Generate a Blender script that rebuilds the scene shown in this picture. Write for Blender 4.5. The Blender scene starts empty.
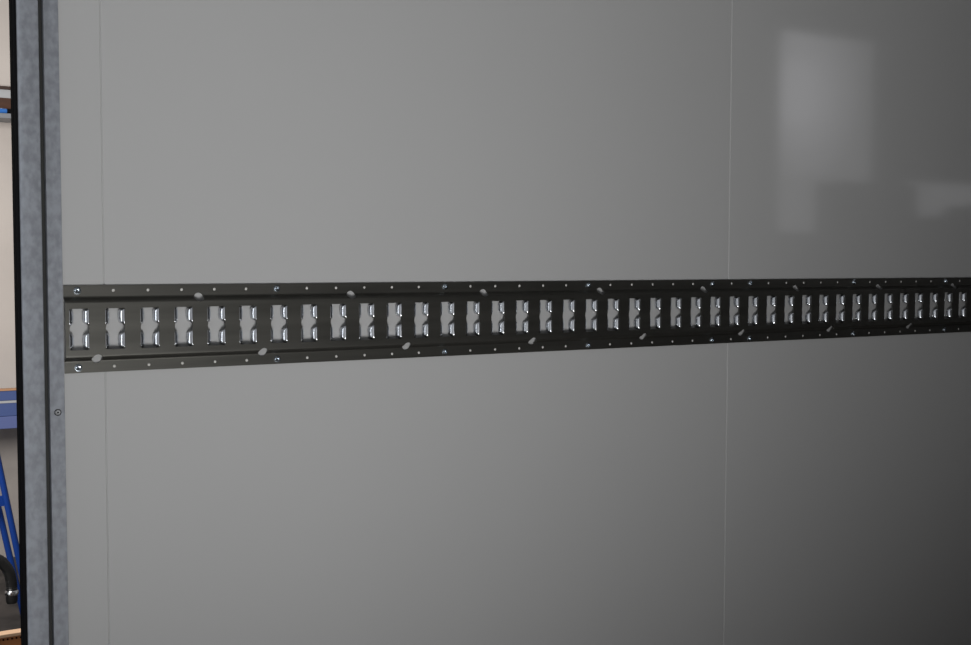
import bpy, bmesh, math, random
from mathutils import Vector, Matrix
from mathutils.geometry import delaunay_2d_cdt

random.seed(4)
scene = bpy.context.scene
C = scene.collection

# ------------------------------------------------------------------ camera
PITCH, RAIL_Z = 0.0508, 1.5
cd = bpy.data.cameras.new('camera')
cam = bpy.data.objects.new('camera', cd)
C.objects.link(cam)
cd.sensor_width = 36.0
cd.lens = 1169.4 / 971 * 36
cd.clip_start = 0.05
right = Vector((0.85479527, -0.51896043, 0.00226291))
up = Vector((0.02554339, 0.04642761, 0.99859502))
fwd = Vector((0.51833636, 0.8535365, -0.05294211))
m = Matrix((right, up, -fwd)).transposed().to_4x4()
m.translation = (-0.32306, -1.75565, RAIL_Z + 0.10093)
cam.matrix_world = m
scene.camera = cam

# ------------------------------------------------------------------ light
w = bpy.data.worlds.new('world')
scene.world = w
w.use_nodes = True
bg = w.node_tree.nodes['Background']
bg.inputs[0].default_value = (0.95, 0.97, 1.0, 1)
bg.inputs[1].default_value = 0.26


def area(name, loc, target, sx, sy, power, col=(1, 1, 1)):
    l = bpy.data.lights.new(name, 'AREA')
    l.shape = 'RECTANGLE'
    l.size, l.size_y, l.energy, l.color = sx, sy, power, col
    o = bpy.data.objects.new(name, l)
    o.location = loc
    o.rotation_euler = (Vector(target) - Vector(loc)).to_track_quat('-Z', 'Y').to_euler()
    C.objects.link(o)
    return o


falloff_fill = area('falloff_fill', (0.02, -1.75, 0.7), (0.75, 0, 3.6), 0.35, 0.7, 13.3, (1.0, 1.0, 1.0))  # unseen fill added low down, aimed up to shape the wall's brightness falloff
falloff_fill.data.spread = math.radians(125)
area('workshop_gate_daylight', (-4.2, -0.5, 1.9), (0.0, -0.5, 1.9), 1.4, 2.6, 44, (0.93, 0.97, 1.0))
area('workshop_window_daylight', (7.4, -4.6, 2.75), (7.4, 0, 2.75), 2.9, 2.2, 8, (0.97, 0.955, 1.0))
for gx, gz, gw, gh, gp in ((6.12, 2.86, 1.1, 1.25, 1.3), (6.12, 2.84, 0.8, 0.85, 0.65), (6.12, 2.83, 0.5, 0.5, 0.3)):
    gl = area('workshop_window_glare', (gx, -4.5 + gw * 0.1, gz), (gx, 0, gz), gw, gh, gp, (0.95, 0.94, 1.0))
    gl.data.shape = 'ELLIPSE'
area('workshop_wall_fill', (-0.8, 2.0, 2.2), (0.66, 4.8, 1.5), 0.9, 1.3, 84, (1.0, 0.97, 0.94))  # unseen fill added to brighten the workshop wall
scene.view_settings.view_transform = 'Standard'
scene.view_settings.look = 'None'
scene.view_settings.exposure = 0.0
scene.view_settings.gamma = 1.0
scene.view_settings.use_curve_mapping = False


# ------------------------------------------------------------------ materials
def mat(name, col, rough=0.5, metal=0.0, spec=0.5, noise=None, stretch=(1, 1, 1), amt=0.15, bump=0.0, bscale=80, ramp=(0.35, 0.65), ncol=None, rvar=0.0):
    mt = bpy.data.materials.new(name)
    mt.use_nodes = True
    nt = mt.node_tree
    b = nt.nodes['Principled BSDF']
    b.inputs['Base Color'].default_value = (*col, 1)
    b.inputs['Roughness'].default_value = rough
    b.inputs['Metallic'].default_value = metal
    b.inputs['Specular IOR Level'].default_value = spec
    if noise or bump:
        tc = nt.nodes.new('ShaderNodeTexCoord')
        mp = nt.nodes.new('ShaderNodeMapping')
        mp.inputs['Scale'].default_value = stretch
        nt.links.new(tc.outputs['Object'], mp.inputs[0])
    if noise:
        nz = nt.nodes.new('ShaderNodeTexNoise')
        nz.inputs['Scale'].default_value = noise
        nz.inputs['Detail'].default_value = 5
        nt.links.new(mp.outputs[0], nz.inputs['Vector'])
        rp = nt.nodes.new('ShaderNodeValToRGB')
        rp.color_ramp.elements[0].position, rp.color_ramp.elements[1].position = ramp
        c2 = ncol or tuple(c * (1 - amt) for c in col)
        rp.color_ramp.elements[0].color = (*c2, 1)
        rp.color_ramp.elements[1].color = (*(min(1, c * (1 + amt)) for c in col), 1)
        nt.links.new(nz.outputs[0], rp.inputs[0])
        nt.links.new(rp.outputs[0], b.inputs['Base Color'])
        if rvar:
            mr = nt.nodes.new('ShaderNodeMapRange')
            mr.inputs[3].default_value, mr.inputs[4].default_value = rough - rvar, rough + rvar
            nt.links.new(nz.outputs[0], mr.inputs[0])
            nt.links.new(mr.outputs[0], b.inputs['Roughness'])
    if bump:
        n2 = nt.nodes.new('ShaderNodeTexNoise')
        n2.inputs['Scale'].default_value = bscale
        nt.links.new(mp.outputs[0], n2.inputs['Vector'])
        bp = nt.nodes.new('ShaderNodeBump')
        bp.inputs['Strength'].default_value = bump
        bp.inputs['Distance'].default_value = 0.002
        nt.links.new(n2.outputs[0], bp.inputs['Height'])
        nt.links.new(bp.outputs[0], b.inputs['Normal'])
    return mt


M = {
    'panel': mat('white_glossy_panel', (0.60, 0.60, 0.596), 0.07, 0, 0.5, noise=1.5, amt=0.012),
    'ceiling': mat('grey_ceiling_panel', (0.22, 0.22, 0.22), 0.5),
    'far': mat('grey_panel', (0.16, 0.16, 0.16), 0.5),
    'ply': mat('dark_plywood_floor', (0.10, 0.065, 0.045), 0.55, noise=6, stretch=(1, 8, 1), amt=0.3),
    'rail': mat('raw_galvanised_rail', (0.132, 0.129, 0.117), 0.46, 0.9, noise=60, stretch=(0.06, 1, 1), amt=0.10, rvar=0.05),
    'lip': mat('bright_zinc_lip', (0.84, 0.87, 0.92), 0.23, 1.0),
    'screw': mat('blue_zinc_screw', (0.60, 0.66, 0.72), 0.26, 1.0),
    'screwhead': mat('dull_grey_screw_head', (0.36, 0.37, 0.38), 0.5, 0.2),
    'plug': mat('pale_plug', (0.82, 0.80, 0.76), 0.5),
    'galv': mat('spangled_galvanised_steel', (0.315, 0.333, 0.37), 0.6, 0.1, noise=110, stretch=(1, 1, 0.7), amt=0.16, bump=0.12, bscale=160, rvar=0.06),
    'rubber': mat('black_rubber', (0.004, 0.004, 0.005), 0.6, 0, 0.08),
    'recess': mat('dark_groove', (0.03, 0.031, 0.029), 0.7),
    'dark': mat('dark_steel', (0.04, 0.04, 0.045), 0.5, 0.3),
    'wallup': mat('cream_plaster', (0.60, 0.545, 0.50), 0.85, noise=2.5, amt=0.06, bump=0.1),
    'concrete': mat('dark_concrete', (0.055, 0.047, 0.042), 0.75, noise=5, amt=0.35, ramp=(0.42, 0.6)),
    'wood': mat('brown_board', (0.085, 0.032, 0.014), 0.6, noise=12, stretch=(0.3, 1, 1), amt=0.25),
    'darkwood': mat('dark_brown_batten', (0.05, 0.025, 0.018), 0.6),
    'shelf': mat('grey_shelf_metal', (0.26, 0.27, 0.29), 0.5, 0.2),
    'palegrey': mat('pale_grey_sheet', (0.47, 0.48, 0.49), 0.5),
    'bluegrip': mat('bright_blue_plastic', (0.045, 0.20, 0.62), 0.35),
    'bluebeam': mat('blue_painted_beam', (0.075, 0.115, 0.29), 0.5),
    'bluebeam2': mat('lighter_blue_beam', (0.125, 0.16, 0.36), 0.5),
    'orange': mat('orange_wood_edge', (0.55, 0.30, 0.16), 0.6),
    'bluetube': mat('gloss_blue_tube', (0.008, 0.042, 0.23), 0.3),
    'hose': mat('black_hose', (0.012, 0.012, 0.012), 0.35),
    'chrome': mat('chrome', (0.7, 0.7, 0.7), 0.15, 1.0),
    'card': mat('brown_cardboard', (0.42, 0.16, 0.055), 0.8, noise=20, stretch=(1, 1, 0.3), amt=0.1),
    'cardtop': mat('pale_cardboard', (0.70, 0.46, 0.29), 0.8),
    'carton': mat('dark_grey_carton', (0.06, 0.06, 0.065), 0.7),
    'skirting': mat('grey_painted_wall_foot', (0.38, 0.345, 0.32), 0.85, noise=4, amt=0.15),
}


# ------------------------------------------------------------------ helpers
def obj(name, bm, m_, parent=None, smooth=False, loc=(0, 0, 0)):
    bmesh.ops.recalc_face_normals(bm, faces=bm.faces)
    me = bpy.data.meshes.new(name)
    if smooth:
        for f in bm.faces:
            f.smooth = True
    bm.to_mesh(me)
    bm.free()
    if smooth:
        me.set_sharp_from_angle(angle=math.radians(40))
    me.materials.append(m_)
    o = bpy.data.objects.new(name, me)
    o.location = loc
    C.objects.link(o)
    if parent:
        o.parent = parent
    return o


def thing(name, label, cat, loc=(0, 0, 0), group=None):
    o = bpy.data.objects.new(name, None)
    o.empty_display_size = 0.1
    o.location = loc
    C.objects.link(o)
    return tag(o, label, cat, group)


def tag(o, label, cat, group=None):
    o['label'] = label
    o['category'] = cat
    if group:
        o['group'] = group
    return o


def struct(name, bm, m_, label=None):
    o = obj(name, bm, m_)
    o['kind'] = 'structure'
    o['label'] = label
    o['category'] = name.split('_')[0]
    return o


def box(bm, a, b, bevel=0.0):
    r = bmesh.ops.create_cube(bm, size=1)
    vs = r['verts']
    for v in vs:
        v.co = Vector([(a[i] + b[i]) / 2 + v.co[i] * (b[i] - a[i]) for i in range(3)])
    if bevel:
        es = list({e for v in vs for e in v.link_edges})
        bmesh.ops.bevel(bm, geom=es, offset=bevel, segments=3, affect='EDGES', profile=0.5)
    return bm


def prism(bm, pts, axis, a, b):
    """extrude a closed 2-D outline along an axis ('x' or 'z')"""
    def P(p, t):
        return (t, p[0], p[1]) if axis == 'x' else (p[0], p[1], t)
    v0 = [bm.verts.new(P(p, a)) for p in pts]
    v1 = [bm.verts.new(P(p, b)) for p in pts]
    n = len(pts)
    for i in range(n):
        bm.faces.new((v0[i], v0[(i + 1) % n], v1[(i + 1) % n], v1[i]))
    bm.faces.new(v0)
    bm.faces.new(list(reversed(v1)))
    return bm


def tube(bm, pts, r, seg=14):
    pts = [Vector(p) for p in pts]
    rings = []
    t0 = (pts[1] - pts[0]).normalized()
    n = t0.orthogonal().normalized()
    for i, p in enumerate(pts):
        t = (pts[min(i + 1, len(pts) - 1)] - pts[max(i - 1, 0)]).normalized()
        n = (n - t * n.dot(t)).normalized()
        b = t.cross(n)
        rr = r[i] if isinstance(r, (list, tuple)) else r
        rings.append([bm.verts.new(p + (n * math.cos(a) + b * math.sin(a)) * rr) for a in [2 * math.pi * k / seg for k in range(seg)]])
    for a, b in zip(rings, rings[1:]):
        for k in range(seg):
            bm.faces.new((a[k], a[(k + 1) % seg], b[(k + 1) % seg], b[k]))
    bm.faces.new(rings[0])
    bm.faces.new(list(reversed(rings[-1])))
    return bm


def lathe_y(bm, prof, seg=24, c=(0, 0, 0)):
    """profile (radius, y) turned about the y axis; a radius of 0 makes a pole"""
    rings = []
    for r, y in prof:
        if r == 0:
            rings.append([bm.verts.new((c[0], c[1] + y, c[2]))])
        else:
            rings.append([bm.verts.new((c[0] + r * math.cos(2 * math.pi * k / seg), c[1] + y, c[2] + r * math.sin(2 * math.pi * k / seg))) for k in range(seg)])
    for a, b in zip(rings, rings[1:]):
        for k in range(seg):
            k2 = (k + 1) % seg
            if len(a) == 1:
                bm.faces.new((a[0], b[k], b[k2]))
            elif len(b) == 1:
                bm.faces.new((a[k], a[k2], b[0]))
            else:
                bm.faces.new((a[k], a[k2], b[k2], b[k]))
    return bm


# ------------------------------------------------------------------ cargo body shell
Z0, Z1, XF, YR = 0.35, 2.85, 6.2, -2.4
SEAMS = (0.0889, 1.3135, 2.538, 3.763, 4.987)
g, dp = 0.0014, 0.0016
pts = [(0.026, 0.0)]
for s in SEAMS:
    pts += [(s - g, 0.0), (s - 0.2 * g, dp), (s + 0.2 * g, dp), (s + g, 0.0)]
pts += [(XF, 0.0), (XF, 0.0275), (0.026, 0.0275)]
struct('wall_left', prism(bmesh.new(), pts, 'z', Z0, Z1), M['panel'], 'glossy white panelled wall of the cargo body with fine vertical seams')
struct('floor', box(bmesh.new(), (0.0, YR - 0.05, Z0 - 0.06), (XF + 0.05, 0.05, Z0)), M['ply'], 'dark plywood floor of the cargo body')
struct('ceiling', box(bmesh.new(), (0.0, YR - 0.05, Z1), (XF + 0.05, 0.05, Z1 + 0.05)), M['ceiling'], 'white ceiling of the cargo body')
struct('wall_front', box(bmesh.new(), (XF, YR - 0.05, Z0), (XF + 0.05, 0.05, Z1)), M['far'], 'grey bulkhead wall at the far end')
bm = bmesh.new()      # the opposite wall: a side door opening and a low window opening
DX0, DX1, DZ1 = 3.87, 4.58, 2.735
WX0, WX1, WZ0, WZ1 = 4.80, 5.75, 1.845, 2.03
for a, b in (((0.0, Z0), (DX0, Z1)), ((DX0, DZ1), (DX1, Z1)), ((DX1, Z0), (WX0, Z1)),
             ((WX0, Z0), (WX1, WZ0)), ((WX0, WZ1), (WX1, Z1)), ((WX1, Z0), (XF + 0.05, Z1))):
    box(bm, (a[0], YR - 0.05, a[1]), (b[0], YR, b[1]))
struct('wall_right', bm, M['far'], 'grey opposite wall with the side door opening')

# ------------------------------------------------------------------ workshop around the vehicle
struct('floor_workshop', box(bmesh.new(), (-9, -9, -0.1), (9, 4.9, 0)), M['concrete'], 'dark stained concrete workshop floor')
struct('wall_back', box(bmesh.new(), (-9, 4.9, 0), (9, 5.0, 5)), M['wallup'], 'cream workshop wall behind the open rear')
struct('baseboard_back', box(bmesh.new(), (-9, 4.885, 0), (9, 4.9, 0.72)), M['skirting'], 'grey-brown painted lower band of the workshop wall')

# ------------------------------------------------------------------ corner post
post = thing('corner_post', 'spangled grey galvanised steel corner post at the left edge of the white wall', 'post', (0, 0, Z0 - 0.06))
H = Z1 - Z0 + 0.11


def arc(cx, cy, r, a0, a1, n=5):
    return [(cx + r * math.cos(math.radians(a0 + (a1 - a0) * i / n)), cy + r * math.sin(math.radians(a0 + (a1 - a0) * i / n))) for i in range(n + 1)]


R_ = 0.0055
pts = [(-0.0255, 0.028)] + arc(-0.0255 + R_, -0.006 + R_, R_, 180, 270)
pts += arc(0.0028 - 0.0015, -0.006 + 0.0015, 0.0015, 270, 360, 3)
pts += [(0.0028, 0.013), (0.0100, 0.013)]
pts += [(0.0100, -0.0005), (0.0105, -0.0012), (0.0302, -0.0012), (0.0306, -0.0008), (0.0306, -0.0001), (0.0260, -0.0001), (0.0260, 0.028)]
obj('post_profile', prism(bmesh.new(), pts, 'z', 0, H), M['galv'], post, smooth=True)
obj('groove_strip', box(bmesh.new(), (0.0029, 0.0095, 0.001), (0.0099, 0.0128, H - 0.001)), M['recess'], post)['label'] = 'dark strip in the groove of the post'  # dark strip along the bottom of the groove
bm = bmesh.new()      # two-ridged rubber gasket on the end face
pr = [(-0.0257, 0.0005)] + arc(-0.0258, 0.0050, 0.0040, 250, 110, 6) + [(-0.0272, 0.0102)] + \
     arc(-0.0264, 0.0145, 0.0042, 250, 110, 6) + [(-0.0276, 0.0190)] + arc(-0.0272, 0.0228, 0.0040, 250, 110, 8) + [(-0.0257, 0.0275)]
prism(bm, pr, 'z', 0, H)
obj('door_gasket', bm, M['rubber'], post, smooth=True)['label'] = 'black ridged rubber gasket'
bm = bmesh.new()
SX, SZ = 0.0208, RAIL_Z - 0.1194 - (Z0 - 0.06)
lathe_y(bm, [(0, 0.0), (0.0012, 0.0), (0.0013, -0.0006), (0.0030, -0.0008), (0.0038, -0.0002), (0.0040, 0.0006)], c=(SX, -0.0012, SZ))
sc = obj('screw', bm, M['screwhead'], post, smooth=True)
sc['label'] = 'small countersunk screw'
bm = bmesh.new()
lathe_y(bm, [(0.0039, -0.0001), (0.0048, -0.0004), (0.0052, 0.0002)], c=(SX, -0.0012, SZ))
obj('countersink', bm, M['dark'], sc)
bm = bmesh.new()
lathe_y(bm, [(0, -0.0010), (0.0013, -0.0010), (0.0014, 0.0)], seg=6, c=(SX, -0.0012, SZ))
obj('hex_socket', bm, M['rubber'], sc)

# ------------------------------------------------------------------ lashing rail
NS = 58
X0, X1 = 0.0312, (NS + 0.5) * PITCH
rail = thing('lashing_rail', 'long dark galvanised slotted lashing rail fixed across the glossy white wall', 'rail', (0, 0, RAIL_Z))
TH = 0.0018
YF, YW = -0.0023, -0.0112          # front faces of flange and web
prof = [(0.0637, YF), (0.0462, YF), (0.0405, YW)]
# rounded folds -> polyline of the upper half, from the middle of the web outwards
def fillet(p0, p1, p2, r, n=4):
    p0, p1, p2 = map(Vector, (p0, p1, p2))
    a, b = (p0 - p1).normalized(), (p2 - p1).normalized()
    return [tuple((p1 + a * r) * (1 - t) ** 2 + p1 * 2 * t * (1 - t) + (p1 + b * r) * t * t) for t in [i / n for i in range(n + 1)]]
half = [(0.0, YW)] + fillet((0, YW), prof[2], prof[1], 0.0022) + fillet(prof[2], prof[1], prof[0], 0.0018) + [prof[0]]
acc = [0.0]
for p_, q_ in zip(half, half[1:]):
    acc.append(acc[-1] + math.hypot(q_[0] - p_[0], q_[1] - p_[1]))


def dev(v):
    s, a = (1 if v >= 0 else -1), abs(v)
    for i in range(len(acc) - 1):
        if a <= acc[i + 1] + 1e-9:
            t = (a - acc[i]) / (acc[i + 1] - acc[i])
            return half[i][1] + (half[i + 1][1] - half[i][1]) * t, s * (half[i][0] + (half[i + 1][0] - half[i][0]) * t)
    return half[-1][1], s * half[-1][0]


def undev(z):
    for i in range(len(acc) - 1):
        if half[i][0] <= z <= half[i + 1][0] + 1e-9:
            return acc[i] + (z - half[i][0]) / (half[i + 1][0] - half[i][0]) * (acc[i + 1] - acc[i])


VMAX = acc[-1]
SU, SV, RC = 0.0140, 0.0300, 0.0138


def slot_outline():
    qd = [(RC, 0.0), (RC * 0.985, 0.0025), (RC * 0.95, 0.0046), (SU - 0.0009, 0.0054), (SU, 0.0066), (SU, SV - 0.002), (SU - 0.0007, SV - 0.0006), (SU - 0.002, SV)]
    o = list(qd) + [(-u, v) for u, v in reversed(qd)] + [(-u, -v) for u, v in qd[1:]] + [(u, -v) for u, v in reversed(qd[1:])]
    return o


def circle(cx, cv, r, n, sv=1.0):
    return [(cx + r * math.cos(2 * math.pi * k / n), cv + sv * r * math.sin(2 * math.pi * k / n)) for k in range(n)]


VFL = undev(0.0558)
VFO = (undev(0.0462) + undev(0.0405)) / 2
SCREWS = {1, 7, 13, 19, 25, 27, 33, 39, 45, 51, 57}
holes, kinds = [], []
for i in range(1, NS + 1):
    holes.append([(i * PITCH + u, v) for u, v in slot_outline()])
    for s in (1, -1):
        holes.append(circle(i * PITCH, s * VFL, 0.0024, 12))
for i in range(4, NS, 5):
    holes.append(circle((i + 0.5) * PITCH, VFO + 0.0010, 0.0080, 28, 1.08))
for i in range(1, NS, 5):
    holes.append(circle((i + 0.5) * PITCH, -VFO - 0.0002, 0.0080, 28, 1.08))
V2, E2 = [], []


def loop(p):
    b = len(V2)
    V2.extend(Vector(x) for x in p)
    E2.extend((b + k, b + (k + 1) % len(p)) for k in range(len(p)))


loop([(X0, -VMAX), (X1, -VMAX), (X1, VMAX), (X0, VMAX)])
for h in holes:
    loop(h)
for a in acc[1:-1]:
    for s in (1, -1):
        b = len(V2)
        V2.extend([Vector((X0, s * a)), Vector((X1, s * a))])
        E2.append((b, b + 1))
ov, oe, of = delaunay_2d_cdt(V2, E2, [], 0, 1e-6)[:3]
boxes = [(min(p[0] for p in h), max(p[0] for p in h), min(p[1] for p in h), max(p[1] for p in h), h) for h in holes]
bins = {}
for b in boxes:
    for k in range(int(b[0] / 0.05) - 1, int(b[1] / 0.05) + 2):
        bins.setdefault(k, []).append(b)


def inside(x, y):
    for b in bins.get(int(x / 0.05), []):
        if b[0] < x < b[1] and b[2] < y < b[3]:
            h, c = b[4], False
            for (x1, y1), (x2, y2) in zip(h, h[1:] + h[:1]):
                if (y1 > y) != (y2 > y) and x < (x2 - x1) * (y - y1) / (y2 - y1) + x1:
                    c = not c
            if c:
                return True
    return False


bm = bmesh.new()
vs = []
for p in ov:
    y, z = dev(p.y)
    vs.append(bm.verts.new((p.x, y, z)))
for f in of:
    cx = sum(ov[k].x for k in f) / len(f)
    cy = sum(ov[k].y for k in f) / len(f)
    if not inside(cx, cy):
        try:
            bm.faces.new([vs[k] for k in f])
        except ValueError:
            pass
for v in [v for v in bm.verts if not v.link_faces]:
    bm.verts.remove(v)
bmesh.ops.recalc_face_normals(bm, faces=bm.faces)
if sum(f.normal.y * f.calc_area() for f in bm.faces) > 0:
    bmesh.ops.reverse_faces(bm, faces=bm.faces)
me = bpy.data.meshes.new('rail_profile')
bm.to_mesh(me)
bm.free()
me.materials.append(M['rail'])
rp = bpy.data.objects.new('rail_profile', me)
C.objects.link(rp)
rp.parent = rail
md = rp.modifiers.new('thickness', 'SOLIDIFY')
md.thickness, md.offset = TH, -1.0


def slot_lip_bm():
    """four turned-in flaps of one slot: they curl from the face towards the wall"""
    bm = bmesh.new()
    n, mseg = 8, 6
    for su in (1, -1):
        for sv in (1, -1):
            rows = []
            for i in range(n + 1):
                t = i / n
                u = (1 - t) ** 2 * (SU + 0.0002) + 2 * t * (1 - t) * 0.0084 + t * t * 0.0058
                y = (1 - t) ** 2 * (YW + 0.0002) + 2 * t * (1 - t) * (YW + 0.0010) + t * t * (YW + 0.0093)
                v0 = 0.0060 + 0.0034 * t ** 1.6
                v1 = SV - 0.0008 - 0.0022 * t ** 2
                row = []
                for j in range(mseg + 1):
                    q = j / mseg
                    e = 0.0012 * t * (2 * q - 1) ** 4
                    row.append(bm.verts.new((su * (u + e), y - e * 0.5, sv * (v0 + (v1 - v0) * q))))
                rows.append(row)
            for a, b in zip(rows, rows[1:]):
                for j in range(mseg):
                    fv = [a[j], a[j + 1], b[j + 1], b[j]]
                    f = bm.faces.new(fv)
                    f.normal_update()
                    # the visible side faces the opening and the viewer
                    if f.normal.dot(Vector((-su, -1, 0))) < 0:
                        f.normal_flip()
    return bm


bm = slot_lip_bm()
for f in bm.faces:
    f.smooth = True
me = bpy.data.meshes.new('slot_lip')
bm.to_mesh(me)
bm.free()
me.materials.append(M['lip'])
lip0 = bpy.data.objects.new('slot_lip', me)
md = lip0.modifiers.new('thickness', 'SOLIDIFY')
md.thickness, md.offset = 0.0014, -1.0
lip0['label'] = 'bright turned-in zinc lips of a slot'
for i in range(1, NS + 1):
    o = lip0 if i == 1 else lip0.copy()
    C.objects.link(o)
    o.parent = rail
    o.location = (i * PITCH, 0, 0)

bm = bmesh.new()
lathe_y(bm, [(0, -0.0010), (0.0014, -0.0010), (0.0015, -0.0034), (0.0026, -0.0036), (0.0038, -0.0028), (0.0043, -0.0014), (0.0043, -0.0010), (0.0054, -0.0009), (0.0056, 0.0)])
s0 = obj('screw', bm, M['screw'], rail, smooth=True)
s0['label'] = 'bluish zinc pan-head screw'
bm = bmesh.new()
lathe_y(bm, [(0, -0.0009), (0.0012, -0.0008), (0.0021, -0.0002), (0.0023, 0.0005)], seg=14)
p0 = obj('hole_plug', bm, M['plug'], rail, smooth=True)
p0['label'] = 'small pale round plug in the flange'
fs = fp = True
for i in range(1, NS + 1):
    for s in (1, -1):
        src, first = (s0, fs) if i in SCREWS else (p0, fp)
        o = src if first else src.copy()
        if not first:
            C.objects.link(o)
            o.parent = rail
        if i in SCREWS:
            fs = False
            o.location = (i * PITCH - 0.0006, YF, s * 0.0560)
            o.rotation_euler = (0, random.uniform(0, 6), 0)
        else:
            fp = False
            o.location = (i * PITCH, YF + 0.0006, s * 0.0560)

# ------------------------------------------------------------------ workshop things seen past the post
t = thing('wall_shelf', 'grey metal wall shelf with a brown board backing high on the cream workshop wall', 'shelf', (0.7, 4.9, 2.325))
obj('shelf_plate', box(bmesh.new(), (-0.9, -0.20, 0.0), (0.9, 0, 0.026), 0.003), M['shelf'], t)
obj('back_sheet', box(bmesh.new(), (-0.9, -0.034, 0.026), (0.9, -0.026, 0.168)), M['palegrey'], t)
obj('brown_board', box(bmesh.new(), (-0.9, -0.055, 0.0265), (0.9, -0.035, 0.122)), M['wood'], t)
for sx in (-0.7, 0.7):
    bm = bmesh.new()
    prism(bm, [(0, -0.001), (-0.17, -0.001), (0, -0.16)], 'x', sx - 0.01, sx + 0.01)
    obj('bracket', bm, M['shelf'], t)
obj('top_batten', box(bmesh.new(), (-0.9, -0.045, 0.1685), (0.9, -0.025, 0.185)), M['darkwood'], t)
for sx in (-0.6, 0.88):
    obj('upright', box(bmesh.new(), (sx - 0.01, -0.025, 0.0265), (sx + 0.01, -0.001, 0.185)), M['shelf'], t)
# blue handled tool lying on the shelf
t = thing('hand_tool', 'bright blue handled tool with a black collar on the workshop shelf', 'tool', (0.690, 4.73, 2.365))
bm = bmesh.new()
tube(bm, [(-0.16, 0, 0), (-0.15, 0, 0), (-0.02, 0, 0), (0.03, 0, 0), (0.036, 0, 0)], [0.006, 0.0125, 0.0135, 0.0125, 0.009])
obj('handle', bm, M['bluegrip'], t, smooth=True)
bm = bmesh.new()
tube(bm, [(0.03, 0, 0), (0.032, 0, 0), (0.075, 0, 0), (0.078, 0, 0)], [0.008, 0.0133, 0.0133, 0.008])
obj('collar', bm, M['rubber'], t, smooth=True)
bm = bmesh.new()
tube(bm, [(0.077, 0, 0), (0.19, 0, 0)], 0.005)
obj('shaft', bm, M['chrome'], t, smooth=True)
t = obj('paste_tub', lathe_y(bmesh.new(), [(0, 0.016), (0.014, 0.016), (0.016, -0.016), (0, -0.016)]), M['plug'], smooth=True, loc=(0.700, 4.78, 2.3675))
tag(t, 'tiny pale knob beside the blue handled tool on the shelf', 'knob')

t = thing('beam_barrier', 'blue painted steel beam barrier with an orange wood top edge before the workshop wall', 'barrier', (0.6, 4.6, 0))
obj('lower_beam', box(bmesh.new(), (-1.2, 0.0, 0.735), (1.2, 0.05, 0.798), 0.003), M['bluebeam2'], t)
obj('middle_beam', box(bmesh.new(), (-1.2, 0.004, 0.799), (1.2, 0.05, 0.866), 0.003), M['bluebeam'], t)
obj('pale_strip', box(bmesh.new(), (-1.2, 0.001, 0.867), (1.2, 0.05, 0.879)), M['palegrey'], t)
obj('upper_beam', box(bmesh.new(), (-1.2, 0.0, 0.880), (1.2, 0.05, 0.930), 0.002), M['bluebeam'], t)
obj('wooden_top', box(bmesh.new(), (-1.2, -0.005, 0.931), (1.2, 0.05, 0.939)), M['orange'], t)
for sx in (-1.15, 1.15):
    for sy in (0.0,):
        obj('leg', box(bmesh.new(), (sx - 0.025, sy, 0), (sx + 0.025, sy + 0.05, 0.734)), M['bluebeam'], t)

# blue trestle: two sloping tube legs joined by a gusset
t = thing('trestle', 'gloss blue tubular trestle with sloping legs on the dark workshop floor', 'trestle', (0.40, 3.6, 0))
for y, xs in ((0.0, (0.048, 0.080, 0.150, 0.205)), (0.11, (0.015, 0.051, 0.128, 0.190))):
    bm = bmesh.new()
    tube(bm, [(xs[0], y, 0.905), (xs[1], y, 0.72), (xs[2], y, 0.318), (xs[3], y, 0.0)], 0.0135)
    obj('leg', bm, M['bluetube'], t, smooth=True)
bm = bmesh.new()
tube(bm, [(0.02, 0.0, 0.60), (-0.03, 0.05, 0.40), (0.0, 0.11, 0.18)], 0.011)
obj('brace', bm, M['bluetube'], t, smooth=True)
obj('gusset', box(bmesh.new(), (0.045, 0.010, 0.535), (0.105, 0.018, 0.58)), M['bluetube'], t)
bm = bmesh.new()
for sx in (-0.55,):
    tube(bm, [(-0.10, 0.0, 0.0), (-0.02, 0.0, 0.72), (0.02, 0.0, 0.905)], 0.0135)
obj('leg', bm, M['bluetube'], t, smooth=True)
obj('cross_bar', tube(bmesh.new(), [(0.02, -0.04, 0.915), (0.02, 0.16, 0.915)], 0.015), M['bluetube'], t, smooth=True)

t = thing('suction_hose', 'thick black hose curving down to a chrome ring below the blue trestle', 'hose', (0.47, 3.45, 0))
bm = bmesh.new()
cv = [(-0.22, 0, 0.17), (-0.17, 0, 0.27), (-0.10, 0, 0.34), (-0.03, 0, 0.345), (0.012, 0, 0.30), (0.026, 0, 0.25), (0.028, 0, 0.205)]
fine = []
for i in range(len(cv) - 1):
    p = [Vector(cv[max(0, min(len(cv) - 1, i + k))]) for k in (-1, 0, 1, 2)]
    for k in range(12):
        u = k / 12
        fine.append(0.5 * ((2 * p[1]) + (-p[0] + p[2]) * u + (2 * p[0] - 5 * p[1] + 4 * p[2] - p[3]) * u * u + (-p[0] + 3 * p[1] - 3 * p[2] + p[3]) * u ** 3))
fine.append(Vector(cv[-1]))
tube(bm, fine, [0.0225 + 0.0015 * (k % 2) for k in range(len(fine))])
obj('hose_body', bm, M['hose'], t, smooth=True)
bm = bmesh.new()
tube(bm, [(0.028, 0, 0.206), (0.028, 0, 0.20), (0.028, 0, 0.188), (0.028, 0, 0.184)], [0.024, 0.028, 0.028, 0.024])
obj('ring', bm, M['chrome'], t, smooth=True)
bm = bmesh.new()
tube(bm, [(0.028, 0, 0.184), (0.028, 0, 0.16), (0.028, 0, 0.15)], [0.024, 0.024, 0.02])
obj('nozzle', bm, M['hose'], t, smooth=True)
bm = bmesh.new()
box(bm, (-0.32, -0.10, 0.0), (-0.14, 0.12, 0.20), 0.015)
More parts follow.
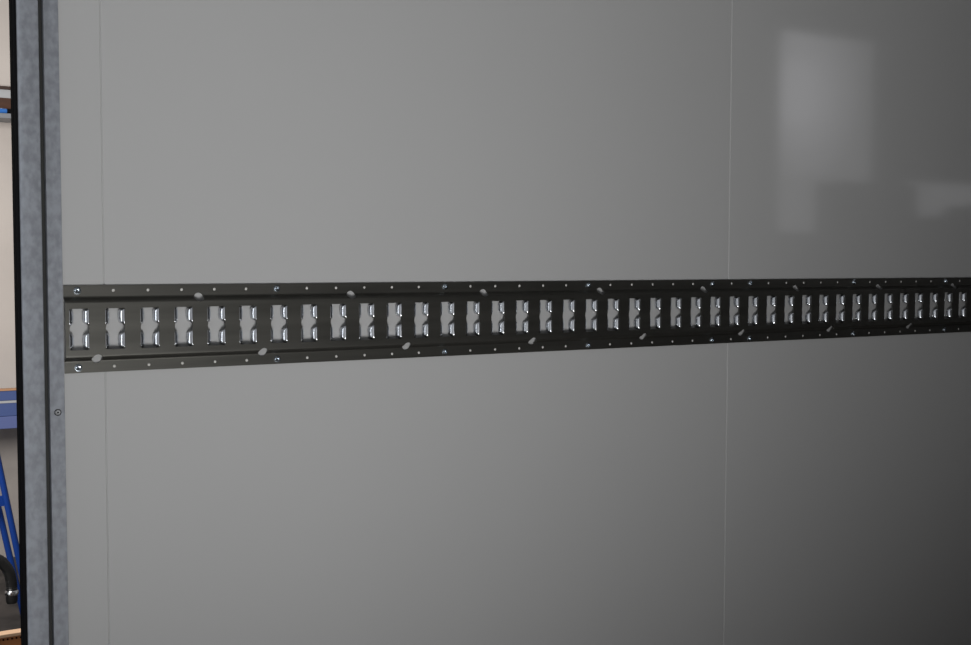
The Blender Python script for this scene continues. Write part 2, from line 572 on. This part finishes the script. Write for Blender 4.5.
obj('motor_foot', bm, M['dark'], t)

# thick corrugated board standing on edge
t = thing('corrugated_board', 'orange-brown corrugated board on edge with a pale top in the bottom left corner', 'cardboard', (0.22, 2.0, 0))
bm = bmesh.new()
box(bm, (-0.30, 0.0, 0.0), (0.18, 0.034, 0.450))
obj('board', bm, M['card'], t)
bm = bmesh.new()
box(bm, (-0.302, -0.003, 0.4505), (0.182, 0.037, 0.461), 0.0015)
obj('top_edge', bm, M['cardtop'], t)
bm = bmesh.new()
for k in range(38):
    x = -0.29 + k * 0.0125
    r = bmesh.ops.create_cone(bm, cap_ends=True, segments=12, radius1=0.0028, radius2=0.0028, depth=0.004,
                              matrix=Matrix.Translation((x, -0.0005, 0.4445)) @ Matrix.Rotation(math.pi / 2, 4, 'X'))
obj('flute_holes', bm, M['rubber'], t)['label'] = 'row of dark flute openings under the rim'

# ------------------------------------------------------------------ goods at the opposite side (seen as a reflection in the wall)
t = thing('storage_cabinet', 'low dark cabinet along the opposite wall, mirrored in the glossy panel', 'cabinet', (4.6, -2.15, Z0))
obj('body', box(bmesh.new(), (-1.15, -0.2, 0.0), (1.45, 0.02, 1.355), 0.01), M['carton'], t)
obj('cabinet_top', box(bmesh.new(), (-1.17, -0.22, 1.356), (1.47, 0.03, 1.385), 0.004), M['carton'], t)
for sx in (-1.1, -0.45, 0.2, 0.85):
    obj('door', box(bmesh.new(), (sx, 0.021, 0.05), (sx + 0.6, 0.036, 1.32), 0.004), M['carton'], t)
for (a, b, zt, lab) in ((4.04, 4.585, 1.985, 'wide dark box on the cabinet, mirrored below the bright opening'),
                        (5.02, 5.55, 1.893, 'lower dark box on the cabinet, mirrored at the right edge')):
    t = thing('storage_box', lab, 'box', ((a + b) / 2, -2.15, Z0 + 1.3855))
    hw, hh = (b - a) / 2, zt - Z0 - 1.3855
    obj('body', box(bmesh.new(), (-hw, -0.18, 0), (hw, 0.0, hh - 0.03), 0.012), M['carton'], t)
    obj('lid', box(bmesh.new(), (-hw - 0.005, -0.185, hh - 0.0295), (hw + 0.005, 0.005, hh), 0.012), M['carton'], t)
